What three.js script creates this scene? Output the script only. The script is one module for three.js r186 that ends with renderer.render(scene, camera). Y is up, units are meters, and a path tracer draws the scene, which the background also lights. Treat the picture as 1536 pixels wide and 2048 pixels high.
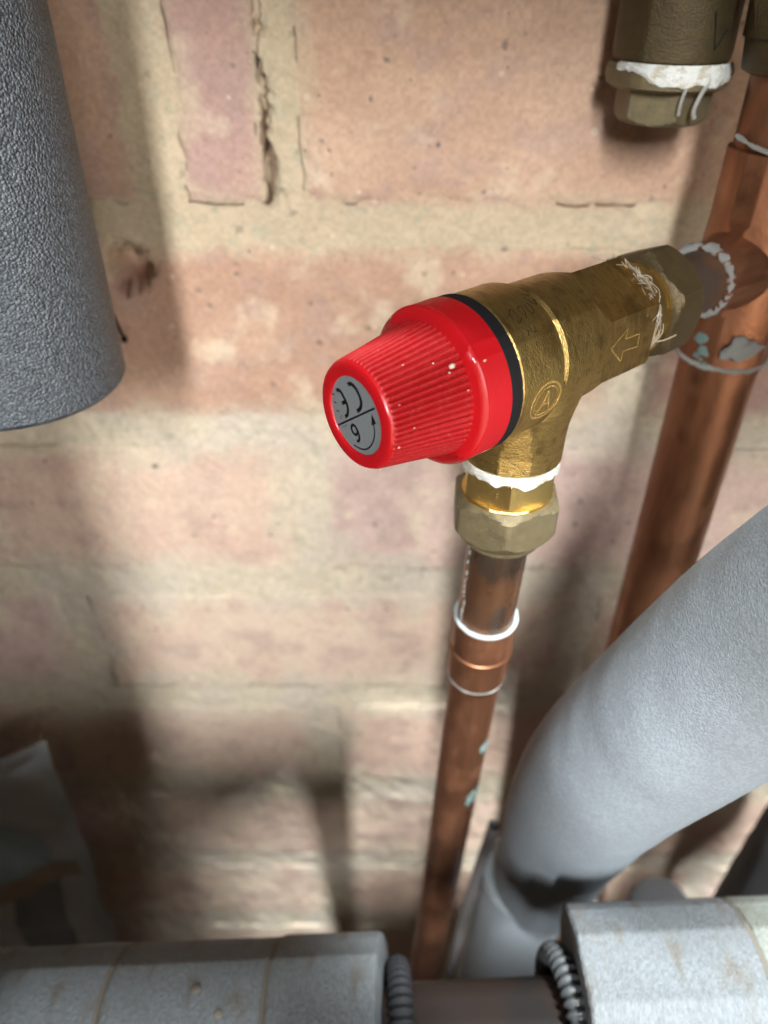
import * as THREE from 'three';
import { mergeGeometries, mergeVertices, toCreasedNormals } from 'three/addons/utils/BufferGeometryUtils.js';
import { RectAreaLightUniformsLib } from 'three/addons/lights/RectAreaLightUniformsLib.js';

RectAreaLightUniformsLib.init();
// ---------------------------------------------------------------- camera, exposure, background, lamps
const scene = new THREE.Scene();
const camera = new THREE.PerspectiveCamera(67.3, 0.75, 0.01, 50);
camera.position.set(0, 0, 0.25);
camera.rotation.order = 'YXZ';
camera.rotation.set(THREE.MathUtils.degToRad(-36.4), 0, THREE.MathUtils.degToRad(0.35));
camera.focus = 0.150;
camera.userData.fStop = 11;
scene.background = new THREE.Color(0.035, 0.033, 0.031);
const renderer = new THREE.WebGLRenderer({ antialias: true });
renderer.toneMapping = THREE.LinearToneMapping;
renderer.toneMappingExposure = 1.2;
renderer.shadowMap.enabled = true;
renderer.setSize(768, 1024);

const LAMPS = {
  front: { w: 0.11, h: 0.42, L: 140, color: new THREE.Color(0.97, 0.985, 1.0) },
  strip: { w: 0.30, h: 0.05, L: 3400, color: new THREE.Color(0.92, 0.97, 1.0) },
  window: { w: 0.7, h: 1.0, L: 1.9, color: new THREE.Color(1.0, 0.95, 0.88) },
};

// ---------------------------------------------------------------- helpers
let seed = 20240611;
function rnd() { seed = (seed + 0x6d2b79f5) | 0; let t = Math.imul(seed ^ (seed >>> 15), 1 | seed); t = (t + Math.imul(t ^ (t >>> 7), 61 | t)) ^ t; return ((t ^ (t >>> 14)) >>> 0) / 4294967296; }
const rr = (a, b) => a + (b - a) * rnd();
const V = (x, y, z) => new THREE.Vector3(x, y, z);
const clamp = (x, a = 0, b = 1) => Math.min(b, Math.max(a, x));
const smooth = (a, b, x) => { const t = clamp((x - a) / (b - a)); return t * t * (3 - 2 * t); };
const lerp = (a, b, t) => a + (b - a) * t;
const PERM = new Uint8Array(65536);
{ let h = 12345; for (let i = 0; i < 65536; i++) { h = (Math.imul(h, 1103515245) + 12345) | 0; PERM[i] = (h >>> 16) & 255; } }
const hash = (x, y, s) => PERM[(Math.imul(x, 7919) + Math.imul(y, 50021) + Math.imul(s, 4099) + Math.imul(x ^ (y << 3), 263)) & 65535] / 255;
// value noise; p > 0 makes it repeat every p cells
function noise(x, y, s = 0, p = 0) {
  let xi = Math.floor(x), yi = Math.floor(y);
  const fx = x - xi, fy = y - yi, u = fx * fx * (3 - 2 * fx), v = fy * fy * (3 - 2 * fy);
  let x1 = xi + 1, y1 = yi + 1;
  if (p) { xi = ((xi % p) + p) % p; x1 = ((x1 % p) + p) % p; yi = ((yi % p) + p) % p; y1 = ((y1 % p) + p) % p; }
  const a = hash(xi, yi, s), b = hash(x1, yi, s), c = hash(xi, y1, s), d = hash(x1, y1, s);
  return a + (b - a) * u + (c - a) * v + (a - b - c + d) * u * v;
}
function fbm(x, y, s = 0, oct = 4, p = 0) {
  let sum = 0, amp = 0.5, tot = 0;
  for (let i = 0; i < oct; i++) { sum += amp * noise(x, y, s + i * 17, p); tot += amp; amp *= 0.5; x *= 2; y *= 2; p *= 2; }
  return sum / tot;
}
const lin2s = (c) => 255 * (c <= 0.0031308 ? 12.92 * c : 1.055 * Math.pow(c, 1 / 2.4) - 0.055);
function finish(t, srgb, repeat) {
  t.wrapS = t.wrapT = THREE.RepeatWrapping; t.magFilter = THREE.LinearFilter; t.minFilter = THREE.LinearMipmapLinearFilter; t.generateMipmaps = true;
  if (srgb) t.colorSpace = THREE.SRGBColorSpace;
  if (repeat) t.repeat.set(1 / repeat, 1 / repeat);
  t.needsUpdate = true; return t;
}
// a repeating texture of n x n pixels; fn(u, v) with u, v in 0..1 gives 0..1 grey or an sRGB triple 0..255
function tex(n, fn, srgb, size) {
  const d = new Uint8Array(n * n * 4);
  for (let j = 0; j < n; j++) for (let i = 0; i < n; i++) {
    const c = fn(i / n, j / n), o = (j * n + i) * 4;
    if (typeof c === 'number') d[o] = d[o + 1] = d[o + 2] = clamp(c) * 255; else { d[o] = clamp(c[0], 0, 255); d[o + 1] = clamp(c[1], 0, 255); d[o + 2] = clamp(c[2], 0, 255); }
    d[o + 3] = 255;
  }
  return finish(new THREE.DataTexture(d, n, n), srgb, size);
}
const mix3 = (a, b, t) => [lerp(a[0], b[0], t), lerp(a[1], b[1], t), lerp(a[2], b[2], t)];

// surface r(theta, t) round the z axis; rows = [[z, r or fn(theta)] ...]; uv in metres
function polar(rows, n = 96, { capStart = true, capEnd = true, crease = 0.5, t0 = 0 } = {}) {
  const pos = [], uv = [], idx = [];
  const R = (row, th) => (typeof row[1] === 'function' ? row[1](th) : row[1]);
  let run = 0;
  rows.forEach((row, k) => {
    if (k) { const a = rows[k - 1]; run += Math.hypot(row[0] - a[0], R(row, 0.1) - R(a, 0.1)); }
    const rm = Math.max(R(row, 0.1), 1e-4);
    for (let i = 0; i <= n; i++) {
      const th = t0 + i / n * Math.PI * 2, r = R(row, th);
      pos.push(r * Math.cos(th), r * Math.sin(th), row[2] ? row[2](th) : row[0]);
      uv.push(i / n * Math.PI * 2 * 0.012, run);
    }
  });
  const w = n + 1;
  for (let k = 0; k + 1 < rows.length; k++) for (let i = 0; i < n; i++) {
    const a = k * w + i, b = a + 1, c = a + w, d = c + 1;
    idx.push(a, c, b, b, c, d);
  }
  const cap = (k, flip) => {
    const o = pos.length / 3, z = rows[k][0];
    pos.push(0, 0, z); uv.push(0, 0);
    for (let i = 0; i <= n; i++) { const q = (k * w + i) * 3; pos.push(pos[q], pos[q + 1], pos[q + 2]); uv.push(pos[q], pos[q + 1]); }
    for (let i = 0; i < n; i++) flip ? idx.push(o, o + 2 + i, o + 1 + i) : idx.push(o, o + 1 + i, o + 2 + i);
  };
  const up = rows[rows.length - 1][0] > rows[0][0];
  if (capStart) cap(0, up); if (capEnd) cap(rows.length - 1, !up);
  if (up) for (let i = 0; i < rows.length * 0; i++);
  // rows that run upward in z need the opposite winding to face outward
  if (up) for (let i = 0; i < (rows.length - 1) * n * 6; i += 3) { const t = idx[i + 1]; idx[i + 1] = idx[i + 2]; idx[i + 2] = t; }
  const g = new THREE.BufferGeometry();
  g.setAttribute('position', new THREE.Float32BufferAttribute(pos, 3));
  g.setAttribute('uv', new THREE.Float32BufferAttribute(uv, 2));
  g.setIndex(idx);
  return crease > 0 ? toCreasedNormals(g, crease) : (g.computeVertexNormals(), g);
}
// [z, r] points refined to steps of at most d
function dense(points, d) {
  const out = [points[0]];
  for (let k = 1; k < points.length; k++) {
    const a = points[k - 1], b = points[k], m = Math.max(1, Math.ceil(Math.hypot(b[0] - a[0], b[1] - a[1]) / d));
    for (let i = 1; i <= m; i++) out.push([lerp(a[0], b[0], i / m), lerp(a[1], b[1], i / m)]);
  }
  return out;
}
const toY = (g) => g.rotateX(-Math.PI / 2);     // z axis of polar() -> y axis
const toX = (g) => g.rotateY(Math.PI / 2);
const hexR = (ap, phase) => (th) => { const m = Math.PI / 3; let a = (((th - phase) % m) + m) % m - m / 2; return ap / Math.cos(a); };
// hexagon whose corners are cut by a cone at both ends
function hexPrism(z0, z1, ap, phase, c0 = 0.0015, c1 = 0.0015, extra = []) {
  const h = hexR(ap, phase), rc = ap / Math.cos(Math.PI / 6), rows = [], n = 16;
  for (let i = 0; i <= n; i++) {
    const t = i / n, z = lerp(z0, z1, t), e0 = Math.abs(z - z0), e1 = Math.abs(z - z1);
    const lim = Math.min(c0 > 0 ? ap * 0.985 + e0 * (rc - ap * 0.985) / c0 : 9, c1 > 0 ? ap * 0.985 + e1 * (rc - ap * 0.985) / c1 : 9);
    rows.push([z, (th) => Math.min(h(th), lim)]);
  }
  return [...rows, ...extra];
}
const mesh = (name, g, m, parent) => { const o = new THREE.Mesh(g, m); o.name = name; o.castShadow = o.receiveShadow = true; (parent || scene).add(o); return o; };
const used = {};
const numbered = (name) => { const k = used[name] = (used[name] ?? -1) + 1; return k ? name + '_' + String(k).padStart(3, '0') : name; };
function thing(name, label, category, p = [0, 0, 0], group) {
  const o = new THREE.Group(); o.name = numbered(name); o.position.set(...p); o.userData = { label, category };
  if (group) o.userData.group = group;
  scene.add(o); return o;
}
function tube(points, r, seg = 24, rad = 6, closed = false) {
  const c = new THREE.CatmullRomCurve3(points, closed);
  return new THREE.TubeGeometry(c, seg, r, rad, closed);
}
const merge = (list) => mergeGeometries(list.map((g) => { const q = g.index ? g.toNonIndexed() : g; for (const k of Object.keys(q.attributes)) if (!['position', 'normal', 'uv'].includes(k)) q.deleteAttribute(k); return q; }));
function noisy(g, amp, freq, s = 3) { // rough lumps along the normal
  const p = g.attributes.position, n = g.attributes.normal;
  for (let i = 0; i < p.count; i++) {
    const x = p.getX(i), y = p.getY(i), z = p.getZ(i);
    const d = (fbm((x + z * 0.7) * freq + 50, (y + z * 0.6) * freq + 50, s, 3) - 0.5) * 2 * amp;
    p.setXYZ(i, x + n.getX(i) * d, y + n.getY(i) * d, z + n.getZ(i) * d);
  }
  return g;
}

// ---------------------------------------------------------------- lamps out of view
function lamp(name, label, category, spec, pos, xAxis, zAxis) {
  const m = new THREE.Matrix4().makeBasis(xAxis, new THREE.Vector3().crossVectors(zAxis, xAxis), zAxis);
  const q = new THREE.Quaternion().setFromRotationMatrix(m);
  const g = thing(name, label, category, pos.toArray()); g.quaternion.copy(q);
  const back = mesh('lamp_housing', new THREE.BoxGeometry(spec.w + 0.04, spec.h + 0.04, 0.03).translate(0, 0, 0.024), new THREE.MeshStandardMaterial({ color: 0xcfd0cc, roughness: 0.6 }), g);
  mesh('diffuser', new THREE.BoxGeometry(spec.w, spec.h, 0.004).translate(0, 0, 0.0055), new THREE.MeshStandardMaterial({ color: 0xffffff, emissive: spec.color, emissiveIntensity: 0.6 }), g);
  const l = new THREE.RectAreaLight(spec.color, spec.L, spec.w, spec.h);
  l.position.set(0, 0, 0); g.add(l);
}
{
  const aim = V(0, -0.15, 0.05);
  const facing = (p, along) => { const z = p.clone().sub(aim); z.addScaledVector(along, -z.dot(along)); return z.normalize(); };
  const fp = aim.clone().addScaledVector(V(-0.06, 0.55, 1), 1.2);
  lamp('unseen_front_lamp', 'bright upright lamp out of view, placed to light the wall and valve from the front', 'lamp', LAMPS.front, fp, V(1, 0, 0), facing(fp, V(1, 0, 0)));  // unseen source, placed to light wall and valve from the front
  const mid = aim.clone().addScaledVector(V(0.6, 2.6, 1), 0.56), x = V(0.336, 0, 0.56).normalize();
  lamp('unseen_strip_lamp', 'narrow white strip lamp out of view, placed to light the lower wall steeply from above', 'lamp', LAMPS.strip, mid, x, facing(mid, x));  // unseen source overhead, angled to throw the upright pipe shadows
  const wp = V(0.55, -0.14, 1.15), wx = V(0.9, 0, -0.43).normalize();
  lamp('window', 'wide dim light out of view at front right, placed to brighten the brass and the shaded parts', 'window', LAMPS.window, wp, wx, facing(wp, wx));  // unseen soft source, lifts the brass and the shaded parts
}

// ---------------------------------------------------------------- materials
const brassBump = tex(512, (u, v) => 0.55 * fbm(u * 24, v * 40, 5, 4, 24) + 0.45 * fbm(u * 90, v * 90, 9, 2, 90), false, 0.012);
const brassMap = tex(512, (u, v) => {
  const t = smooth(0.5, 0.75, fbm(u * 8, v * 8, 21, 4, 8)), k = smooth(0.62, 0.8, fbm(u * 40, v * 40, 33, 3, 40)), b = 0.9 + 0.2 * fbm(u * 16, v * 60, 4, 3, 16);
  const c = mix3(mix3([196, 166, 102], [168, 140, 84], t), [124, 102, 64], k * 0.28);
  return c.map((q) => q * b);
}, true, 0.03);
const M = {};
M.brass = new THREE.MeshPhysicalMaterial({ map: brassMap, metalness: 1, roughness: 0.42, bumpMap: brassBump, bumpScale: 0.00014 });
M.brassBright = new THREE.MeshPhysicalMaterial({ color: new THREE.Color(0.92, 0.68, 0.26), metalness: 1, roughness: 0.32, bumpMap: brassBump, bumpScale: 0.0001 });
const oldMap = tex(512, (u, v) => {
  const t = fbm(u * 10, v * 10, 61, 5, 10), k = smooth(0.55, 0.72, fbm(u * 22, v * 22, 71, 4, 22));
  return mix3(mix3([98, 88, 66], [126, 113, 82], t), [112, 106, 88], k * 0.4);
}, true, 0.024);
M.oldBrass = new THREE.MeshStandardMaterial({ map: oldMap, metalness: 0.5, roughness: 0.55, bumpMap: brassBump, bumpScale: 0.00016 });
M.dullBrass = new THREE.MeshStandardMaterial({ map: oldMap, color: new THREE.Color(0.62, 0.55, 0.46), metalness: 0.5, roughness: 0.5, bumpMap: brassBump, bumpScale: 0.00016 });
M.darkBrass = new THREE.MeshStandardMaterial({ map: oldMap, color: new THREE.Color(0.42, 0.38, 0.30), metalness: 0.5, roughness: 0.5, bumpMap: brassBump, bumpScale: 0.0002 });
const copperMap = tex(512, (u, v) => {
  const t = fbm(u * 6, v * 6, 81, 5, 6), k = smooth(0.5, 0.72, fbm(u * 14, v * 5, 91, 5, 5)), s = fbm(u * 60, v * 12, 12, 3, 12);
  return mix3(mix3([150, 102, 74], [134, 90, 66], t), [112, 80, 60], k * 0.4).map((q) => q * (0.92 + 0.16 * s));
}, true, 0.11);
const copperBump = tex(256, (u, v) => fbm(u * 20, v * 20, 8, 4, 20), false, 0.02);
const copperRough = tex(256, (u, v) => 0.55 + 0.7 * smooth(0.3, 0.75, fbm(u * 7, v * 7, 18, 4, 7)), false, 0.10);
M.copper = new THREE.MeshStandardMaterial({ map: copperMap, metalness: 0.8, roughness: 0.58, roughnessMap: copperRough, bumpMap: copperBump, bumpScale: 0.00006 });
const brownMap = tex(512, (u, v) => {
  const t = fbm(u * 6, v * 6, 181, 5, 6), k = smooth(0.45, 0.7, fbm(u * 12, v * 8, 191, 5, 4));
  return mix3(mix3([150, 104, 72], [120, 88, 68], t), [96, 84, 74], k * 0.8);
}, true, 0.09);
M.brownCopper = new THREE.MeshStandardMaterial({ map: brownMap, metalness: 0.75, roughness: 0.46, roughnessMap: copperRough, bumpMap: copperBump, bumpScale: 0.0001 });
M.stub = new THREE.MeshStandardMaterial({ map: brownMap, color: new THREE.Color(0.62, 0.62, 0.64), metalness: 0.45, roughness: 0.55, bumpMap: copperBump, bumpScale: 0.0001 });
const solderBump = tex(256, (u, v) => fbm(u * 30, v * 30, 28, 4, 30), false, 0.006);
M.solder = new THREE.MeshStandardMaterial({ map: tex(256, (u, v) => { const t = fbm(u * 10, v * 10, 128, 4, 10), k = smooth(0.5, 0.7, fbm(u * 24, v * 24, 129, 3, 24)); return mix3(mix3([188, 194, 190], [240, 242, 238], smooth(0.3, 0.65, t)), [176, 142, 122], k * 0.5); }, true, 0.008), color: new THREE.Color(0.95, 0.95, 0.95), metalness: 0.0, roughness: 0.5, bumpMap: solderBump, bumpScale: 0.0004 });
M.whitePaste = new THREE.MeshStandardMaterial({ color: new THREE.Color(0.58, 0.65, 0.66), roughness: 0.4, bumpMap: solderBump, bumpScale: 0.0002 });
M.patina = new THREE.MeshStandardMaterial({ color: new THREE.Color(0.26, 0.40, 0.37), roughness: 0.85, bumpMap: solderBump, bumpScale: 0.0004 });
M.greenSeal = new THREE.MeshStandardMaterial({ color: new THREE.Color(0.10, 0.22, 0.13), roughness: 0.7 });
M.tape = new THREE.MeshPhysicalMaterial({ map: tex(256, (u, v) => mix3([226, 228, 222], [176, 164, 138], 0.7 * smooth(0.5, 0.75, fbm(u * 6, v * 18, 141, 4, 6))), true, 0.02), color: new THREE.Color(0.92, 0.92, 0.92), roughness: 0.55, bumpMap: tex(256, (u, v) => fbm(u * 8, v * 60, 38, 3, 8), false, 0.008), bumpScale: 0.0003 });
M.fibre = new THREE.MeshStandardMaterial({ color: new THREE.Color(0.40, 0.33, 0.24), roughness: 0.85 });
const dustMap = tex(512, (u, v) => {
  const f = smooth(0.58, 0.72, fbm(u * 26, v * 90, 44, 3, 26)) * 0.5 + smooth(0.66, 0.78, fbm(u * 70, v * 70, 46, 3, 70)) * 0.5;
  return mix3([144, 11, 15], [166, 96, 84], clamp(f * 0.5));
}, true, 0.02);
M.redRib = new THREE.MeshPhysicalMaterial({ map: dustMap, roughness: 0.5, specularIntensity: 0.6 });
M.red = new THREE.MeshPhysicalMaterial({ color: new THREE.Color(0.35, 0.005, 0.008), roughness: 0.24, bumpMap: tex(256, (u, v) => fbm(u * 12, v * 12, 48, 3, 12), false, 0.02), bumpScale: 0.00005 });
M.black = new THREE.MeshPhysicalMaterial({ color: new THREE.Color(0.008, 0.008, 0.009), roughness: 0.7, specularIntensity: 0.35 });
M.blackRough = new THREE.MeshStandardMaterial({ color: new THREE.Color(0.016, 0.015, 0.016), roughness: 0.75, bumpMap: copperBump, bumpScale: 0.0004 });
M.darkPipe = new THREE.MeshPhysicalMaterial({ specularIntensity: 0.45, map: brownMap, color: new THREE.Color(0.026, 0.028, 0.032), metalness: 0.0, roughness: 0.5 });
const cellBump = tex(768, (u, v) => {                          // closed-cell foam: a bubble per cell, pits between
  const n = 50, x = u * n, y = v * n, xi = Math.floor(x), yi = Math.floor(y); let f = 9;
  for (let j = -1; j <= 1; j++) for (let i = -1; i <= 1; i++) { const a = ((xi + i) % n + n) % n, b = ((yi + j) % n + n) % n; f = Math.min(f, Math.hypot(xi + i + hash(a, b, 301) - x, yi + j + hash(a, b, 302) - y)); }
  return clamp(0.85 - f * 0.8) * 0.75 + 0.25 * fbm(u * 90, v * 90, 57, 2, 90);
}, false, 0.05);
const foamBump = tex(512, (u, v) => 0.6 * fbm(u * 64, v * 64, 55, 3, 64) + 0.4 * noise(u * 128, v * 128, 57, 128), false, 0.028);
const foamMap = (a, b, d, dirt) => tex(512, (u, v) => {
  const t = fbm(u * 90, v * 90, 65, 3, 90), k = smooth(0.55, 0.8, fbm(u * 8, v * 8, 67, 5, 8)) * dirt;
  return mix3(mix3(a, b, smooth(0.3, 0.7, t)), d, k);
}, true, 0.04);
const fineCell = finish(cellBump.clone(), false, 0.036);
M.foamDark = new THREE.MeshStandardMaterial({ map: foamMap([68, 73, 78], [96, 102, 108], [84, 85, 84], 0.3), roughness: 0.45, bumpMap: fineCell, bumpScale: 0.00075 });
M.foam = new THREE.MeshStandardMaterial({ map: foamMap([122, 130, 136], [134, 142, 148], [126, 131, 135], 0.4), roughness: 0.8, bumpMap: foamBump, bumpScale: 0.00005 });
M.foamDusty = new THREE.MeshStandardMaterial({ map: foamMap([78, 82, 83], [87, 91, 93], [70, 63, 54], 0.6), roughness: 0.75, bumpMap: foamBump, bumpScale: 0.00035 });
M.foamPale = new THREE.MeshStandardMaterial({ map: foamMap([92, 96, 90], [102, 106, 98], [80, 76, 66], 0.5), roughness: 0.75, bumpMap: foamBump, bumpScale: 0.00035 });
M.sleeve = new THREE.MeshStandardMaterial({ color: new THREE.Color(0.34, 0.39, 0.42), roughness: 0.6 });
M.seam = new THREE.MeshStandardMaterial({ color: new THREE.Color(0.075, 0.065, 0.05), roughness: 0.8 });

// ---------------------------------------------------------------- the brick wall
const JOINT = 0.013, COURSE = 0.075, TOP = -0.072;       // first bed joint in view; courses below it
const jointY = (k) => TOP - COURSE * k;
const X0 = -0.32, Y0 = -0.62, SPAN = 0.65;               // the wall texture covers this square
const BRICKS = [];                                          // [x0, x1, y0, y1, tone]
for (let r = -1; r < 8; r++) {
  const yTop = jointY(r - 1) - JOINT / 2, yBot = jointY(r) + JOINT / 2;
  if (r === 0) {
    BRICKS.push([-0.305, -0.0765, yBot, yTop, 2], [-0.0615, -0.0365, yBot, yTop, 1], [-0.026, 0.180, yBot, yTop, 0], [0.192, 0.315, yBot, yTop, 2]);
    continue;
  }
  const c = (r % 2 ? 0.088 : -0.029) - 0.45, list = [];
  for (let i = 0; i < 5; i++) { const a = c + i * 0.225 + 0.0065, b = a + 0.212; if (b > -0.30 && a < 0.31) list.push([Math.max(a, -0.305), Math.min(b, 0.315), yBot, yTop, (i * 2 + (r + 3) * 3 + (r > 2 ? 1 : 0)) % 3]); }
  BRICKS.push(...list);
}
const CHIPS = [[-0.0850, -0.0865, 0.0085, 0.013], [-0.0335, -0.0635, 0.003, 0.0025], [-0.12, -0.345, 0.004, 0.004]];   // broken places: x, y, radius, depth
// the open crack down the right side of the cut brick
const crack = (x, y) => { const cx = -0.0362 + 0.0009 * Math.sin(y * 310) + 0.0008 * (noise(y * 900 + 90, 3, 7) - 0.5) + 0.0005; const w = 0.0003 + 0.0011 * smooth(-0.022, -0.052, y); return y > -0.0655 ? 1 - smooth(w * 0.5, w, Math.abs(x - cx)) : 0; };
const N = 2048;
const wallColour = new Uint8Array(N * N * 4), wallHeight = new Uint8Array(N * N * 4);
{
  const tones = [[[206, 179, 159], [208, 185, 164]], [[203, 176, 162], [199, 173, 161]], [[201, 171, 152], [206, 179, 158]], [[188, 154, 130], [197, 164, 139]], [[184, 150, 135], [178, 146, 135]], [[183, 147, 124], [192, 157, 133]]];
  const grey = [[202, 188, 164], [196, 183, 165]];
  const rowOf = (y) => Math.floor((TOP + COURSE - y) / COURSE);
  const byRow = {};
  for (const b of BRICKS) { const r = rowOf((b[2] + b[3]) / 2); (byRow[r] = byRow[r] || []).push(b); }
  const spots = [];                                         // dark iron spots and pale grits, each a place of its own
  for (let i = 0; i < 5600; i++) spots.push([rr(X0, X0 + SPAN), rr(Y0, Y0 + SPAN), Math.pow(rnd(), 4) * 0.0011 + 0.00022, rnd() < 0.62 ? 0 : 1, rr(0.35, 0.9)]);
  const cell = 0.0057, nb = Math.ceil(SPAN / cell) + 1, bins = Array.from({ length: nb * nb }, () => []);
  for (const s of spots) { const i = Math.floor((s[0] - X0) / cell), j = Math.floor((s[1] - Y0) / cell); bins[j * nb + i].push(s); }
  for (let j = 0; j < N; j++) {
    const y = Y0 + (j + 0.5) / N * SPAN;
    for (let i = 0; i < N; i++) {
      const x = X0 + (i + 0.5) / N * SPAN;
      const e1 = fbm(x * 260 + 99, y * 260 + 99, 1, 3) - 0.5, e2 = fbm(x * 60 + 40, y * 60 + 40, 2, 3) - 0.5;
      const row = rowOf(y);
      let best = -1, tone = 0, id = 0;
      for (const rw of [row - 1, row, row + 1]) for (const b of byRow[rw] || []) {
        const d = Math.min(x - b[0], b[1] - x, y - b[2], b[3] - y);
        if (d > best) { best = d; tone = b[4] + (b[2] > -0.15 ? 3 : 0); id = b[0] * 100 + b[2] * 777; }
      }
      const edge = best + e1 * 0.0030 + e2 * 0.0042;        // ragged mortar edge
      const isB = smooth(-0.0010, 0.0016, edge);
      const l1 = fbm(x * 34 + id, y * 46 - id, 3, 4), l2 = fbm(x * 90 + 20, y * 110 + 20, 4, 4), fine = fbm(x * 900 + 9, y * 900 + 9, 6, 3);
      const T = tones[tone];
      const low = smooth(-0.10, -0.19, y);                  // the mason's smear is heavier on the lower courses
      let c = mix3(T[0], T[1], smooth(0.35, 0.65, l1));
      c = mix3(c, [172, 146, 136], smooth(0.50, 0.78, l2) * 0.45);      // mauve fire marks
      c = mix3(c, [216, 200, 172], smooth(0.60, 0.82, fbm(x * 70 + 70, y * 70 + 7, 11, 4)) * 0.6); // pale smears
      let g = mix3(grey[0], grey[1], smooth(0.35, 0.65, fbm(x * 50 + 5, y * 50 + 5, 8, 4)));
      g = mix3(g, [190, 170, 140], 0.7 * smooth(-0.125, -0.07, y + (l2 - 0.5) * 0.03));   // darker, yellower mortar towards the top joints
      g = mix3(g, [172, 166, 142], smooth(0.6, 0.8, fbm(x * 300 + 5, y * 300 + 5, 10, 3)) * 0.6);
      // mortar smeared thinly over the brick beside the joints
      const film = (1 - smooth(0.001, lerp(0.006, 0.013, low), edge + (l2 - 0.5) * lerp(0.010, 0.024, low))) * lerp(0.5, 0.8, low);
      c = mix3(c, g, film);
      c = mix3(g, c, isB);
      const f = 0.92 + 0.16 * fine;
      c = c.map((q) => q * f);
      let h = 0.5 + (fine - 0.5) * 0.55 + (fbm(x * 320 + 3, y * 320 + 3, 13, 3) - 0.5) * 0.5;
      const bi = Math.floor((x - X0) / cell), bj = Math.floor((y - Y0) / cell);
      for (let q = bj - 1; q <= bj + 1; q++) for (let p = bi - 1; p <= bi + 1; p++) {
        if (p < 0 || q < 0 || p >= nb || q >= nb) continue;
        for (const s of bins[q * nb + p]) {
          const dd = Math.hypot(x - s[0], y - s[1]) + (fine - 0.5) * s[2] * 1.2;
          if (dd < s[2]) {
            const k = smooth(s[2], s[2] * 0.5, dd) * s[4] * (s[3] ? 0.75 : (isB > 0.5 ? 0.8 : 0.35));
            c = s[3] ? mix3(c, [232, 214, 186], k) : mix3(c, [86, 80, 76], k);
            h += s[3] ? k * 0.15 : -k * 0.3;
          }
        }
      }
      const ck = crack(x, y);
      if (ck > 0) c = mix3(c, [92, 70, 54], ck * 0.6);
      const o = (j * N + i) * 4;
      wallColour[o] = clamp(c[0], 0, 255); wallColour[o + 1] = clamp(c[1], 0, 255); wallColour[o + 2] = clamp(c[2], 0, 255); wallColour[o + 3] = 255;
      wallHeight[o] = wallHeight[o + 1] = wallHeight[o + 2] = clamp(h) * 255; wallHeight[o + 3] = 255;
    }
  }
}
M.wall = new THREE.MeshStandardMaterial({ map: finish(new THREE.DataTexture(wallColour, N, N), true), bumpMap: finish(new THREE.DataTexture(wallHeight, N, N), false), bumpScale: 0.0005, roughness: 0.92 });
function sheet(x0, x1, y0, y1, step, zf, skirt, warp) {
  const nx = Math.max(2, Math.round((x1 - x0) / step)), ny = Math.max(2, Math.round((y1 - y0) / step)), pos = [], uv = [], idx = [];
  const ex = skirt ? 1 : 0;
  for (let j = -ex; j <= ny + ex; j++) for (let i = -ex; i <= nx + ex; i++) {
    let x = x0 + clamp(i, 0, nx) / nx * (x1 - x0), y = y0 + clamp(j, 0, ny) / ny * (y1 - y0); const zx = x, zy = y, out = i < 0 || j < 0 || i > nx || j > ny;
    if (warp) [x, y] = warp(x, y);
    pos.push(x, y, out ? -skirt : zf(zx, zy)); uv.push((x - X0) / SPAN, (y - Y0) / SPAN);
  }
  const w = nx + 1 + 2 * ex, hh = ny + 1 + 2 * ex;
  for (let j = 0; j + 1 < hh; j++) for (let i = 0; i + 1 < w; i++) { const a = j * w + i; idx.push(a, a + 1, a + w, a + 1, a + w + 1, a + w); }
  const g = new THREE.BufferGeometry();
  g.setAttribute('position', new THREE.Float32BufferAttribute(pos, 3)); g.setAttribute('uv', new THREE.Float32BufferAttribute(uv, 2)); g.setIndex(idx); g.computeVertexNormals();
  return g;
}
const wall = new THREE.Group(); wall.name = 'brick_wall'; wall.userData = { kind: 'structure', label: 'worn buff and pink brick wall with yellowish mortar behind the pipes', category: 'wall' };
scene.add(wall);
const chipDepth = (x, y) => { let d = 0; for (const [cx, cy, r, dep] of CHIPS) { const q = Math.hypot(x - cx, y - cy) + (fbm(x * 400 + 9, y * 400 + 9, 77, 3) - 0.5) * r * 0.9; d = Math.max(d, dep * (1 - smooth(r * 0.35, r, q))); } return d; };
for (const [x0, x1, y0, y1] of BRICKS) {
  if (x1 - x0 < 0.004) continue;
  const tilt = rr(-0.012, 0.012), off = rr(-0.0003, 0.0005), cx = (x0 + x1) / 2, s = Math.floor(rr(0, 90));
  mesh(numbered('brick'), sheet(x0, x1, y0, y1, 0.0012, (x, y) => {
    const e = Math.min(x - x0, x1 - x, y - y0, y1 - y) + (fbm(x * 300 + 9, y * 300 + 9, 51, 3) - 0.5) * 0.003;
    const round = 0.0011 * Math.pow(1 - smooth(-0.0006, 0.0042, e), 2);
    return off + (x - cx) * tilt * 0.4 - round + (fbm(x * 55 + s, y * 55 + s, 52, 3) - 0.5) * 0.0016 + (fbm(x * 380 + s, y * 380, 53, 2) - 0.5) * 0.0005 - chipDepth(x, y);
  }, 0.014, (x, y) => [x + (fbm(x * 150 + 70, y * 150 + 70, 58, 3) - 0.5) * 0.0026, y + (fbm(x * 150 + 20, y * 150 + 90, 59, 3) - 0.5) * 0.0026]), M.wall, wall);
}
mesh('mortar', sheet(-0.31, 0.32, -0.66, 0.09, 0.0014, (x, y) => -0.0004 + (fbm(x * 70 + 30, y * 70 + 30, 54, 3) - 0.5) * 0.0024 + (fbm(x * 420, y * 420 + 9, 56, 2) - 0.5) * 0.0010 - chipDepth(x, y) * 1.1 - crack(x, y) * 0.007), M.wall, wall);

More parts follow.
